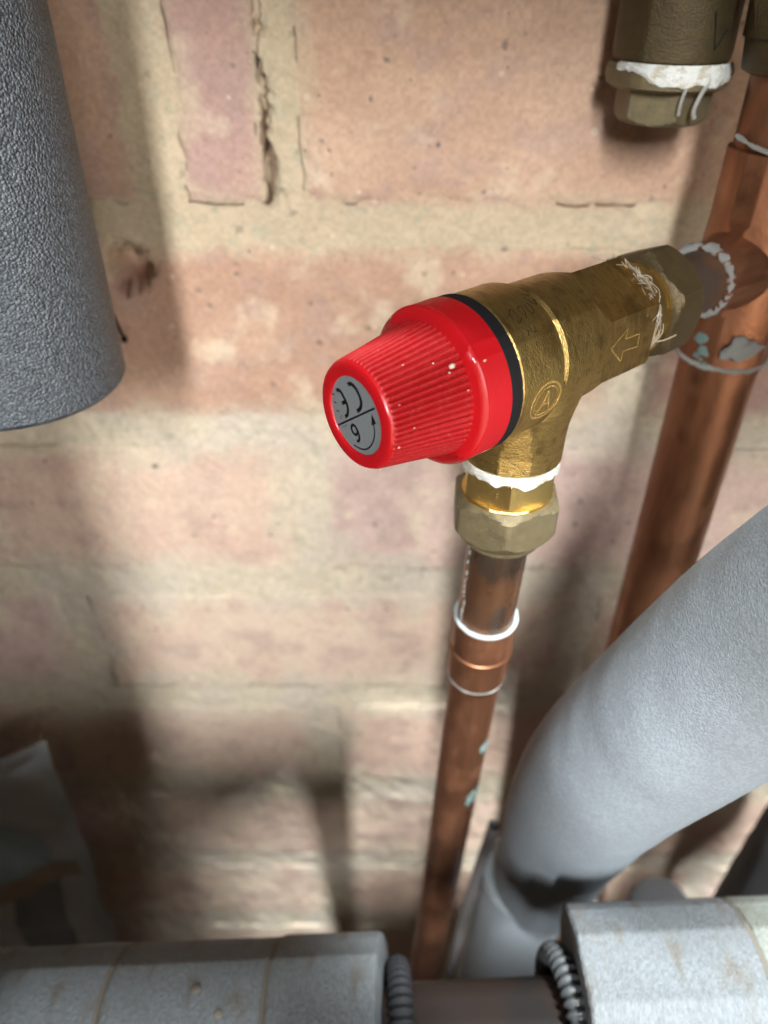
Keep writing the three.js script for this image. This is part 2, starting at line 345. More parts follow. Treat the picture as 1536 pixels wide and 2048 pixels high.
// ---------------------------------------------------------------- the relief valve
const AX = V(-0.77, 0, 0.638).normalize();                 // towards the knob
const TEE = V(0.0969, -0.068, 0.0441), VC = V(0.0289, -0.068, 0.1006);
const valve = thing('relief_valve', 'brass pressure relief valve with a ribbed red knob, screwed between copper pipes', 'valve', VC.toArray());
valve.rotation.y = Math.atan2(AX.x, AX.z);                 // local +z to the knob, +x towards the viewer's right, outlet along -y
const RB = 0.0153, RN = 0.0139, AP = 0.0119, HEXPH = Math.PI / 6;
{
  const hx = hexR(AP, HEXPH), rows = [];
  const prof = dense([[0.0171, RB - 0.0006], [0.0166, RB], [0.0064, RB], [0.0052, RB - 0.0003], [0.0043, RB - 0.0009], [0.0036, RB - 0.0017], [0.0033, RN - 0.0012], [0.0029, RN - 0.0008], [0.0020, RN - 0.0003], [0.0008, RN], [-0.0085, RN], [-0.0088, RN]], 0.0012);
  for (const p of prof) rows.push(p);
  // flats milled into the round body, with sloping run-outs
  for (let i = 1; i <= 40; i++) {
    const z = -0.0088 - i * 0.0005, ap = lerp(RN, AP, clamp((-0.0090 - z) / 0.0030)), flat = hexR(ap, HEXPH), rim = RN - 0.0005 * smooth(-0.0280, -0.0288, z);
    rows.push([z, (th) => Math.min(rim, flat(th))]);
  }
  rows.push([-0.0292, AP * 0.965]);
  const barrel = polar(rows, 192, { crease: 0.35 });
  mesh('valve_body', barrel, M.brass, valve);
  // outlet branch
  const out = toY(polar(dense([[-0.001, 0.0136], [-0.0085, 0.0133], [-0.012, 0.0124], [-0.0150, 0.0118], [-0.0185, 0.0115], [-0.0243, 0.0114], [-0.0250, 0.0108]], 0.001), 96, { crease: 0.5 }));
  mesh('outlet_branch', out, M.brass, valve);
}
mesh('gasket_ring', polar([[0.0203, RB - 0.0008], [0.0203, RB + 0.0001], [0.0198, RB + 0.0003], [0.0174, RB + 0.0003], [0.0170, RB - 0.0001], [0.0170, RB - 0.001]], 128, { crease: 0.6 }), M.black, valve);
{
  const knob = new THREE.Group(); knob.name = 'knob'; valve.add(knob);
  const RC = 0.0157;
  const prof = [[0.0200, RC - 0.0004], [0.0204, RC]];
  prof.push([0.0262, RC - 0.0001]);
  for (let i = 1; i <= 10; i++) { const a = i / 10 * Math.PI / 2; prof.push([0.0262 + 0.0014 * Math.sin(a), RC - 0.0014 + 0.0014 * Math.cos(a)]); }
  prof.push([0.0277, 0.0126]);
  mesh('collar', polar(prof, 160, { crease: 0.7 }), M.red, knob);
  const NR = 60, rows = [], amp = 0.00080;
  const rib = (th) => { const f = ((th * NR / (2 * Math.PI)) % 1 + 1) % 1, q = Math.abs(f - 0.5) * 2; return 1 - Math.pow(q, 2.6); };
  for (let i = 0; i <= 22; i++) {
    const t = i / 22, z = lerp(0.0270, 0.0433, t), r = lerp(0.01335, 0.01045, t) - 0.0001 * Math.sin(t * Math.PI);
    rows.push([z, (th) => r + amp * (rib(th) - 1) * smooth(1.03, 0.97, t)]);
  }
  rows.push([0.0436, (th) => 0.01035 + 0.00030 * (rib(th) - 1)], [0.0438, (th) => 0.01012 + 0.00012 * (rib(th) - 1)]);
  mesh('ribbed_grip', polar(rows, NR * 10, { crease: 0, capStart: false, capEnd: false }), M.redRib, knob);
  const rim = [];
  rim.push([0.04365, 0.01020]);
  for (let i = 0; i <= 6; i++) { const a = i / 6 * Math.PI / 2; rim.push([0.0438 + 0.0010 * Math.sin(a), 0.00905 + 0.00105 * Math.cos(a)]); }
  rim.push([0.0448, 0.0082]);
  for (let i = 1; i <= 5; i++) { const a = i / 5 * Math.PI / 2; rim.push([0.0448 - 0.0006 * (1 - Math.cos(a)), 0.0082 - 0.0008 * Math.sin(a)]); }
  rim.push([0.0437, 0.0074]);
  mesh('tip_rim', polar(rim, 160, { crease: 0.9, capStart: false }), M.red, knob);
  // the printed disc
  const S = 1024, cv = document.createElement('canvas'); cv.width = cv.height = S;
  const c = cv.getContext('2d');
  c.fillStyle = '#747a7c'; c.fillRect(0, 0, S, S);
  for (let i = 0; i < 900; i++) { c.fillStyle = `rgba(${rnd() < 0.5 ? '70,74,76' : '170,176,176'},${rr(0.03, 0.12)})`; c.fillRect(rr(0, S), rr(0, S), rr(2, 46), rr(1, 3)); }
  c.translate(S / 2, S / 2); c.rotate(-37 * Math.PI / 180); c.scale(S / 2, S / 2);   // y down: v is -y
  c.strokeStyle = c.fillStyle = '#0b0c0c'; c.lineCap = 'butt';
  const path = (pts, w) => { c.lineWidth = w; c.beginPath(); c.moveTo(pts[0][0], -pts[0][1]); for (let i = 1; i + 1 < pts.length; i += 2) c.quadraticCurveTo(pts[i][0], -pts[i][1], pts[i + 1][0], -pts[i + 1][1]); c.stroke(); };
  c.lineWidth = 0.05; c.beginPath(); c.moveTo(-0.97, 0.02); c.lineTo(0.86, 0.02); c.stroke();
  path([[0.17, 0.74], [0.34, 0.80], [0.44, 0.56], [0.52, 0.22], [0.28, 0.12], [0.2, 0.08], [0.10, 0.10]], 0.10);
  path([[-0.42, 0.76], [-0.24, 0.78], [-0.22, 0.56], [-0.14, 0.26], [-0.36, 0.12], [-0.42, 0.09], [-0.50, 0.10]], 0.09);
  c.lineWidth = 0.10; c.beginPath(); c.moveTo(-0.40, -0.42); c.lineTo(-0.20, -0.42); c.stroke();
  for (const [u, v] of [[-0.62, 0.72], [-0.68, 0.52], [-0.72, 0.30]]) { c.save(); c.translate(u, -v); c.rotate(0.5); c.fillRect(-0.05, -0.018, 0.1, 0.036); c.restore(); }
  for (const [u, v] of [[-0.72, 0.12], [-0.64, 0.15], [-0.78, -0.10], [-0.68, -0.12], [-0.60, -0.10]]) { c.globalAlpha = 0.55; c.fillRect(u - 0.02, -v - 0.03, 0.04, 0.025); c.fillRect(u - 0.025, -v + 0.005, 0.05, 0.02); c.globalAlpha = 1; }
  // the digit
  c.lineWidth = 0.075; c.beginPath(); c.ellipse(-0.33, 0.29, 0.115, 0.125, 0, 0, Math.PI * 2); c.stroke();
  path([[-0.215, -0.30], [-0.19, -0.48], [-0.30, -0.56], [-0.36, -0.60], [-0.42, -0.56]], 0.075);
  path([[-0.62, -0.62], [-0.30, -0.92], [0.08, -0.80], [0.48, -0.66], [0.56, -0.34]], 0.042);
  c.beginPath(); c.moveTo(0.65, 0.10); c.lineTo(0.46, 0.36); c.lineTo(0.68, 0.36); c.closePath(); c.fill();
  const t = new THREE.CanvasTexture(cv); t.colorSpace = THREE.SRGBColorSpace;
  mesh('printed_disc', new THREE.CircleGeometry(0.00745, 96).translate(0, 0, 0.0441), new THREE.MeshStandardMaterial({ map: t, roughness: 0.42, metalness: 0.25 }), knob);
  // crumbs of lime stuck to the ribs
  const crumbs = [];
  for (const [a, z, r] of [[38, 0.0262 - 0.001, 0.0003], [44, 0.0300, 0.00042], [40, 0.0310, 0.00022], [52, 0.0330, 0.0002], [22, 0.0285, 0.00018], [-12, 0.0428, 0.00022], [-62, 0.0426, 0.0003], [5, 0.0400, 0.00016], [62, 0.0380, 0.00018], [30, 0.0420, 0.00015]]) {
    const th = a * Math.PI / 180, R = z < 0.026 ? 0.0158 : lerp(0.0134, 0.0105, (z - 0.027) / 0.0163);
    crumbs.push(noisy(new THREE.IcosahedronGeometry(r * (r > 0.0004 ? 1 : 0.62), 2), r * 0.35, 3000).scale(1, 1, 1.5).translate(R * Math.cos(th), R * Math.sin(th), z));
  }
  const cr = mesh('lime_crumbs', merge(crumbs), new THREE.MeshStandardMaterial({ color: new THREE.Color(0.50, 0.38, 0.30), roughness: 0.9 }), knob); cr.userData.kind = 'stuff';
}
{ // cast emblem, arrow and pen marks
  const onB = (deg, z, r = RB) => { const th = deg * Math.PI / 180; return V(r * Math.cos(th), r * Math.sin(th), z); };
  const ec = [-9, 0.0098], er = 0.0041, at = (u, v, d = 0) => onB(ec[0] + v / RB * 180 / Math.PI, ec[1] - u, RB + d);
  const ring = (R, h) => tube(Array.from({ length: 40 }, (_, i) => at(R * Math.cos(i / 40 * 6.2832), R * Math.sin(i / 40 * 6.2832) * 0.98, -0.00006)), h, 120, 8, true);
  const st = (pts, h = 0.00028) => tube(pts.map(([u, v]) => at(u * er, v * er, -0.00008)), h, 16, 6);
  mesh('cast_emblem', merge([ring(er, 0.00026), ring(er * 0.80, 0.00014), st([[-0.5, -0.55], [-0.2, 0.0], [0.02, 0.58]]), st([[0.02, 0.58], [0.16, 0.0], [0.4, -0.55]]), st([[-0.3, -0.12], [0, -0.14], [0.28, -0.12]], 0.0002), st([[-0.62, -0.2], [-0.4, -0.66], [0.1, -0.72]], 0.0002)]), M.brass, valve);
  const P = (u, v) => V(AP - 0.00010, v, u), ar = [[-0.0136, 0.0006], [-0.0185, 0.0038], [-0.0183, 0.0016], [-0.0232, 0.0014], [-0.0234, -0.0016], [-0.0183, -0.0012], [-0.0180, -0.0034], [-0.0136, 0.0006]];
  const segs = [];
  for (let i = 0; i + 1 < ar.length; i++) segs.push(tube([P(...ar[i]), P((ar[i][0] + ar[i + 1][0]) / 2, (ar[i][1] + ar[i + 1][1]) / 2), P(...ar[i + 1])], 0.00020, 6, 6));
  mesh('flow_arrow', merge(segs), M.brass, valve);
  const ink = [];
  const scr = (pts) => ink.push(tube(pts.map(([d, z]) => onB(d, z, RB - 0.00005)), 0.00011, 28, 5));
  scr([[58, 0.0140], [64, 0.0136], [66, 0.0126], [60, 0.0124], [54, 0.0130], [57, 0.0118]]);
  scr([[58, 0.0112], [65, 0.0110], [66, 0.0100], [60, 0.0102], [55, 0.0108]]);
  scr([[66, 0.0090], [60, 0.0092], [57, 0.0084], [62, 0.0078], [67, 0.0082]]);
  scr([[50, 0.0132], [46, 0.0122], [43, 0.0128]]); scr([[50, 0.0116], [45, 0.0112], [44, 0.0104], [48, 0.0102]]);
  scr([[72, 0.0076], [66, 0.0070], [63, 0.0062], [68, 0.0058]]); scr([[76, 0.0070], [72, 0.0060]]);
  mesh('pen_mark', merge(ink), new THREE.MeshPhysicalMaterial({ color: new THREE.Color(0.012, 0.010, 0.008), roughness: 0.95, specularIntensity: 0.1 }), valve);
}
function wrapTape(z0, z1, r, ragged, s, parent, place, name = 'thread_tape') {
  const rows = [], n = 6;
  for (let i = 0; i <= n; i++) {
    const t = i / n;
    rows.push([lerp(z0, z1, t), (th) => r + 0.00025 * Math.sin(t * Math.PI) + 0.0003 * (fbm(Math.cos(th) * 9 + 20 + s, Math.sin(th) * 9 + t * 3 + 20, s, 3) - 0.5), (th) => lerp(z0, z1 + ragged * (fbm(Math.cos(th) * 2.4 + 30 + s, Math.sin(th) * 2.4 + 30, s + 5, 4) - 0.5), t)]);
  }
  const g = polar(rows, 120, { crease: 0, capStart: false, capEnd: false }); place?.(g);
  const m = M.tape; return mesh(name, g, m, parent);
}
// outlet joint
wrapTape(0.0247, 0.0276, 0.0110, 0.0052, 12, valve, (g) => g.rotateX(Math.PI / 2));
mesh('thread_core', toY(polar([[-0.0245, 0.0100], [-0.0275, 0.0100]], 64)), M.brass, valve);
{
  const ad = new THREE.Group(); ad.name = 'outlet_adaptor'; valve.add(ad);
  mesh('adaptor_hex', toY(polar(hexPrism(-0.0345, -0.0262, 0.0097, 0.26, 0.0008, 0.0008), 120, { crease: 0.35 })), M.brassBright, ad);
  mesh('adaptor_rim', toY(polar(dense([[-0.0340, 0.0090], [-0.0344, 0.0105], [-0.0352, 0.0108], [-0.0358, 0.0104], [-0.0364, 0.0096]], 0.0004), 96, { crease: 0.8 })), M.brassBright, ad);
  const stamp = []; // stamped size marks on the bright facet
  const f = (u, v) => V(0.0096, 0, 0).applyAxisAngle(V(0, 1, 0), -(0.26 + Math.PI / 6 * 3 - Math.PI / 3) ).add(V(0, -0.0308 + v, 0)).add(V(0, 0, 1).applyAxisAngle(V(0, 1, 0), -(0.26 + Math.PI / 6 * 3 - Math.PI / 3)).multiplyScalar(u));
  for (const pts of [[[-0.002, 0.001], [-0.002, -0.0006], [-0.0014, -0.001], [-0.001, -0.0006]], [[0.0002, 0.0002], [0.0012, 0.0002], [0.0011, -0.0009], [0.0001, -0.0008], [0.0003, 0.0004]], [[0.0024, 0.0006], [0.0032, 0.0006]], [[0.0024, -0.0002], [0.0032, -0.0002]]])
    stamp.push(tube(pts.map((p) => f(...p)), 0.00012, 20, 5));
  mesh('size_stamp', merge(stamp), M.oldBrass, ad);
}
mesh('green_seal', toY(polar(dense([[-0.0358, 0.0100], [-0.0361, 0.0110], [-0.0367, 0.0108]], 0.0004), 96, { crease: 0.8 })), M.greenSeal, valve);
function compressionNut(z0, z1, ap, ph) { // bigger end at z0, rounded off at z1 (below)
  const d = Math.sign(z1 - z0), L = Math.abs(z1 - z0), rc = ap / Math.cos(Math.PI / 6), h = hexR(ap, ph), rows = [];
  rows.push([z0 + d * 0.0030, 0.0101], [z0 + d * 0.0004, 0.0103], [z0, 0.0108]);
  for (let i = 0; i <= 26; i++) {
    const t = i / 26, z = z0 + d * L * t;
    const lim0 = lerp(ap * 0.96, rc, smooth(0, 0.16, t)), lim1 = t < 0.52 ? 9 : lerp(rc, 0.0098, Math.pow((t - 0.52) / 0.40, 1.5));
    rows.push([z, (th) => Math.max(t > 0.9 ? 0.0096 : 0, Math.min(h(th), rc * 0.968, lim0, Math.max(lim1, 0.0097)))]);
  }
  rows.push([z1 + d * 0.0002, 0.0094], [z1 + d * 0.0005, 0.0082], [z1 + d * 0.0005, 0.0072]);
  return polar(rows, 144, { crease: 0.4, capStart: false, capEnd: false });
}
mesh('compression_nut', toY(compressionNut(-0.0348, -0.0485, 0.0118, 0.30)), M.oldBrass, valve);
// inlet joint
wrapTape(-0.0286, -0.0310, 0.0112, -0.0032, 31, valve);
mesh('inlet_thread', polar(dense([[-0.0288, 0.0104], [-0.0338, 0.0107], [-0.0350, 0.0110], [-0.0358, 0.0104], [-0.0390, 0.0104]], 0.001), 96, { crease: 0.6 }), M.brassBright, valve);
mesh('compression_nut', compressionNut(-0.0366, -0.0512, 0.0118, 0.42), M.dullBrass, valve);
{
  const f = [];
  for (let i = 0; i < 46; i++) {
    const a = rr(20, 105) * Math.PI / 180, z = rr(-0.0315, -0.0285), r = 0.0115, b = a + rr(-0.25, 0.25), l = rr(0.002, 0.0065);
    f.push(tube([V(r * Math.cos(a), r * Math.sin(a), z), V((r + 0.0012) * Math.cos((a + b) / 2), (r + 0.0012) * Math.sin((a + b) / 2), z + l * 0.5), V((r + rr(0.0006, 0.0026)) * Math.cos(b), (r + rr(0.001, 0.003)) * Math.sin(b), z + l * rr(0.5, 1))], rr(0.00005, 0.00011), 10, 4));
  }
  for (let i = 0; i < 40; i++) { const a = rr(-40, 100) * Math.PI / 180, z = rr(-0.032, -0.0286), b = a + rr(0.1, 0.5); f.push(tube([V(0.01145 * Math.cos(a), 0.01145 * Math.sin(a), z), V(0.0117 * Math.cos((a + b) / 2), 0.0117 * Math.sin((a + b) / 2), z + rr(-0.001, 0.001)), V(0.01145 * Math.cos(b), 0.01145 * Math.sin(b), z + rr(-0.001, 0.001))], rr(0.00006, 0.00013), 8, 4)); }
  f.push(tube([V(0.0110, -0.0028, -0.0305), V(0.0118, -0.0030, -0.0335), V(0.0124, -0.0026, -0.0375)], 0.0002, 10, 5));
  const o = mesh('hemp_fibres', merge(f), M.fibre, valve); o.userData.kind = 'stuff';
}

// ---------------------------------------------------------------- copper pipes
const plainTube = (r, z0, z1, n = 64) => polar(dense([[z0, r], [z1, r]], Math.abs(z1 - z0) / 40), n, { capStart: false, capEnd: false, crease: 0 });
{ // discharge pipe: hangs from the valve outlet, leaning slightly back and left
  const top = V(0.0289, -0.110, 0.1000), bot = V(0.0225, -0.455, 0.0660);
  const p = thing('discharge_pipe', 'thin copper pipe with a soldered coupling dropping from the valve outlet', 'copper pipe', top.toArray());
  p.quaternion.setFromUnitVectors(V(0, -1, 0), bot.clone().sub(top).normalize());
  const L = bot.distanceTo(top);
  mesh('upper_pipe', toY(plainTube(0.00765, 0, -0.045)), M.brownCopper, p);
  mesh('lower_pipe', toY(plainTube(0.0075, -0.055, -L)), M.copper, p);
  mesh('coupling', toY(polar(dense([[-0.0385, 0.0080], [-0.0392, 0.0086], [-0.0505, 0.00865], [-0.0509, 0.0090], [-0.0516, 0.0090], [-0.0520, 0.00865], [-0.0632, 0.0086], [-0.0640, 0.0080]], 0.001), 72, { crease: 0.6 })), M.copper, p);
  const ring = noisy(new THREE.TorusGeometry(0.0083, 0.00068, 14, 90), 0.00022, 500); ring.rotateX(Math.PI / 2).translate(0, -0.0383, 0);
  mesh('solder_ring', ring, M.whitePaste, p);
  const low = noisy(new THREE.TorusGeometry(0.0081, 0.0005, 10, 90), 0.00025, 500, 8); low.rotateX(Math.PI / 2).translate(0, -0.0640, 0);
  mesh('solder_ring', low, M.solder, p);
  const run = [];
  for (let i = 0; i < 16; i++) run.push(noisy(new THREE.IcosahedronGeometry(rr(0.0003, 0.0007), 1), 0.0002, 2000).scale(0.6, 1.6, 0.6).translate(-0.0072 + rr(-0.0002, 0.0004), -0.010 - i * 0.0018, 0.0026 + rr(-0.0006, 0.0006)));
  const r1 = mesh('flux_run', merge(run), M.solder, p); r1.userData.kind = 'stuff';
  for (const [y, a, w, h] of [[-0.098, 0.95, 0.0018, 0.0014], [-0.129, 0.92, 0.0034, 0.0036], [-0.066, -1.9, 0.0014, 0.002]]) {
    const s = [];
    for (let i = 0; i < 18; i++) { const th = a + rr(-1, 1) * w / 0.0075; s.push(noisy(new THREE.IcosahedronGeometry(rr(0.0003, 0.0012), 3), 0.0005, 1800).scale(1, 1, 0.25).rotateY(th).translate(0.0075 * Math.sin(th), y + rr(-1, 1) * h, 0.0075 * Math.cos(th))); }
    mesh('green_patina', merge(s), M.patina, p);
  }
}
{ // riser: wide pipe behind, with a tee for the valve
  const rx = TEE.x, rz = TEE.z;
  const p = thing('riser_pipe', 'wide copper pipe with a soldered tee standing close to the wall at right', 'copper pipe', [rx, VC.y, rz]);
  mesh('lower_pipe', toY(plainTube(0.0110, -0.020, -0.42)), M.copper, p);
  mesh('upper_pipe', toY(plainTube(0.0110, 0.12, 0.020)), M.copper, p);
  const tee = new THREE.Group(); tee.name = 'tee'; p.add(tee);
  mesh('tee_run', toY(polar(dense([[0.0285, 0.0112], [0.0281, 0.0121], [0.012, 0.0122], [0, 0.0127], [-0.012, 0.0122], [-0.0255, 0.0121], [-0.0259, 0.0112]], 0.0015), 72, { crease: 0.6 })), M.copper, tee);
  const br = new THREE.Group(); br.name = 'branch'; br.rotation.y = valve.rotation.y; p.add(br);
  mesh('tee_branch', polar(dense([[0.004, 0.0112], [0.0095, 0.0104], [0.0130, 0.0097], [0.0170, 0.0091], [0.0226, 0.0089], [0.0232, 0.0082]], 0.0008), 64, { crease: 0.6 }), M.copper, br);
  mesh('stub_pipe', plainTube(0.0076, 0.020, 0.044), M.stub, br);
  mesh('solder_ring', noisy(new THREE.TorusGeometry(0.0083, 0.0009, 16, 200), 0.0013, 800), M.solder, br).position.z = 0.0226;
  const ring = noisy(new THREE.TorusGeometry(0.0117, 0.0008, 12, 120), 0.0007, 500, 9); ring.rotateX(Math.PI / 2);
  mesh('solder_ring', ring, M.solder, p).position.y = -0.0262;
  const lump = noisy(new THREE.SphereGeometry(0.0036, 80, 60), 0.0030, 700); lump.scale(1.15, 0.8, 0.22).rotateY(-0.15);
  mesh('solder_lump', lump, M.solder, p).position.set(-0.0010, -0.0195, 0.0123);
  const pat = [];
  for (let i = 0; i < 12; i++) { const th = rr(-1.05, -0.72); pat.push(noisy(new THREE.IcosahedronGeometry(rr(0.0004, 0.0015), 3), 0.0006, 1500).scale(1, 1, 0.35).rotateY(th).translate(0.0121 * Math.sin(th), rr(-0.026, -0.018), 0.0121 * Math.cos(th))); }
  mesh('green_patina', merge(pat), M.patina, p);
  const th = noisy(tube([V(-0.0122, 0.0312, 0.0018), V(-0.0100, 0.0300, 0.0076), V(-0.0060, 0.0290, 0.0112), V(0.0000, 0.0286, 0.0126), V(0.008, 0.0290, 0.0105)], 0.0006, 80, 8), 0.0004, 900);
  mesh('solder_thread', th, M.solder, p);
}

// ---------------------------------------------------------------- brass fittings at the top right
{
  const f = thing('blanked_fitting', 'dark brass fitting with white thread tape and a hexagon plug beneath, hanging top right', 'pipe fitting', [0.0722, -0.0026, 0.0235]);
  mesh('fitting_body', toY(polar(dense([[0.14, 0.0146], [-0.0185, 0.0146], [-0.0200, 0.0143], [-0.0212, 0.0134]], 0.004), 96, { crease: 0.4 })), M.darkBrass, f);
  mesh('collar', toY(polar(dense([[-0.0208, 0.0132], [-0.0212, 0.0147], [-0.0220, 0.0154], [-0.0240, 0.0156], [-0.0258, 0.0150], [-0.0266, 0.0136], [-0.0268, 0.0100]], 0.0008), 96, { crease: 0.5 })), M.oldBrass, f);
  mesh('hexagon_plug', toY(polar(hexPrism(-0.0345, -0.0262, 0.0107, 0.55, 0.0016, 0.0004), 120, { crease: 0.35 })), M.oldBrass, f);
  const rows = [];
  for (let i = 0; i <= 8; i++) {
    const t = i / 8;
    rows.push([-0.0205 - t * 0.005, (th) => 0.0150 + 0.0009 * Math.sin(Math.min(1, t * 1.3) * Math.PI * 0.6) + 0.0007 * (fbm(Math.cos(th) * 7 + 40, Math.sin(th) * 7 + t * 4 + 40, 3, 3) - 0.5), (th) => {
      const low = 0.0024 * smooth(-2.5, -1.9, th) * (1 - 0.55 * smooth(-1.2, -0.5, th)) + 0.0022 * (fbm(Math.cos(th) * 5 + 60, Math.sin(th) * 5 + 60, 7, 3) - 0.5); return -0.0203 - t * (0.0020 + low); }]);
  }
  // only the front of the turn is wrapped
  const g = polar(rows.map((r) => [r[0], (a) => r[1](-0.25 - (2 * Math.PI - a) * 0.40), r[2] && ((a) => r[2](-0.25 - (2 * Math.PI - a) * 0.40))]), 96, { capStart: false, capEnd: false, crease: 0 });
  const p = g.attributes.position;
  const M2 = new THREE.Matrix4();
  // bend the full turn into its front arc
  for (let i = 0; i < p.count; i++) { const x = p.getX(i), y = p.getY(i), r = Math.hypot(x, y), k = i % 97, a = -0.15 - (1 - k / 96) * 2.62; p.setXY(i, r * Math.cos(a), r * Math.sin(a)); }
  g.computeVertexNormals();
  mesh('thread_tape', toY(g), M.tape, f);
  const wisps = [];
  wisps.push(tube([V(0.001, -0.0232, 0.0153), V(0.0000, -0.0275, 0.0150), V(0.0004, -0.0312, 0.0135)], 0.00045, 12, 5), tube([V(0.0062, -0.0232, 0.0142), V(0.0042, -0.0270, 0.0150), V(0.0036, -0.0300, 0.0146), V(0.0044, -0.0318, 0.0138)], 0.00055, 14, 5));
  mesh('tape_end', merge(wisps), M.tape, f);
  const v = []; for (const q of [[[0.0040, -0.0095], [0.0050, -0.0138], [0.0058, -0.0172]], [[0.0058, -0.0172], [0.0074, -0.0145], [0.0082, -0.0130]]]) v.push(tube(q.map(([x, y]) => V(x, y, Math.sqrt(0.0146 ** 2 - x * x))), 0.00022, 12, 5));
  mesh('cast_mark', merge(v), M.black, f);
  const h = thing('riser_union', 'dark hexagonal brass union round the top of the wide copper pipe', 'pipe fitting', [0.0969, 0, 0.0441]);
  mesh('union_nut', toY(polar(hexPrism(-0.0165, 0.12, 0.0150, 0.2, 0.002, 0), 120, { crease: 0.35 })), M.darkBrass, h);
  mesh('union_ring', toY(polar(dense([[-0.0160, 0.0142], [-0.0200, 0.0138], [-0.0232, 0.0134], [-0.0240, 0.0118]], 0.001), 72, { crease: 0.4 })), M.darkBrass, h);
}

// ---------------------------------------------------------------- lagged pipes
function lagging(name, label, group, points, r, mat, opts = {}) {
  const t = thing(name, label, 'lagged pipe', [0, 0, 0], group);
  const c = new THREE.CatmullRomCurve3(points), seg = opts.seg ?? 120, n = 96;
  const g = new THREE.TubeGeometry(c, seg, r, n, false), L = c.getLength(), uv = g.attributes.uv;
  for (let i = 0; i < uv.count; i++) uv.setXY(i, uv.getX(i) * L, uv.getY(i) * 2 * Math.PI * r);
  noisy(g, opts.lump ?? 0.0004, 60, 5); g.computeVertexNormals();
  mesh('foam_sleeve', g, mat, t);
  for (const e of opts.ends ?? [1]) {
    const p = c.getPointAt(e), d = c.getTangentAt(e).multiplyScalar(e ? 1 : -1);
    const cap = polar(dense([[0.0012, 0.0080], [0.0016, r - 0.0018], [0.0012, r - 0.0006], [0, r + 0.0001], [-0.0006, r - 0.0004]], 0.002), 96, { capStart: true, capEnd: false, crease: 0.8 });
    cap.applyQuaternion(new THREE.Quaternion().setFromUnitVectors(V(0, 0, 1), d)).translate(p.x, p.y, p.z);
    mesh('cut_end', cap, opts.endMat ?? mat, t);
  }
  return { t, c, L };
}
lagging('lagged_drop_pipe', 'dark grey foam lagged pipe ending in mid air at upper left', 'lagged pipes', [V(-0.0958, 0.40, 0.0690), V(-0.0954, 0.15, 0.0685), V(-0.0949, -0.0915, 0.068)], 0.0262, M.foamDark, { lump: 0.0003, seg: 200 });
{
  // seen points of the curved pipe: pixel and distance along the view axis, turned into places
  const pts = [V(0.1120, 0.0112, 0.1850), V(0.0952, -0.0672, 0.1559), V(0.0823, -0.1154, 0.1369), V(0.0717, -0.1534, 0.1268), V(0.0638, -0.1904, 0.1167), V(0.0650, -0.2352, 0.1010), V(0.0694, -0.2856, 0.0831), V(0.0717, -0.3360, 0.0708)];
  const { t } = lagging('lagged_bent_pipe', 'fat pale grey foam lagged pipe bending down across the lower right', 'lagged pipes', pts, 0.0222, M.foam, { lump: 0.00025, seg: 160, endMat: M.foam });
  const lip = new THREE.TorusGeometry(0.0222, 0.0005, 8, 96); lip.rotateX(Math.PI / 2 - 0.2); lip.translate(0.0717, -0.3363, 0.0707);
  mesh('cut_edge', lip, new THREE.MeshStandardMaterial({ color: new THREE.Color(0.42, 0.40, 0.30), roughness: 0.8 }), t);
}
{
  const { t } = lagging('grey_duct', 'plain light grey sleeve carrying on below the bent lagged pipe', 'lagged pipes', [V(0.0661, -0.3338, 0.0697), V(0.0644, -0.4256, 0.0618), V(0.0633, -0.5600, 0.0574)], 0.0206, M.sleeve, { lump: 0.0002, ends: [0] });
  t.userData.category = 'pipe sleeve';
}
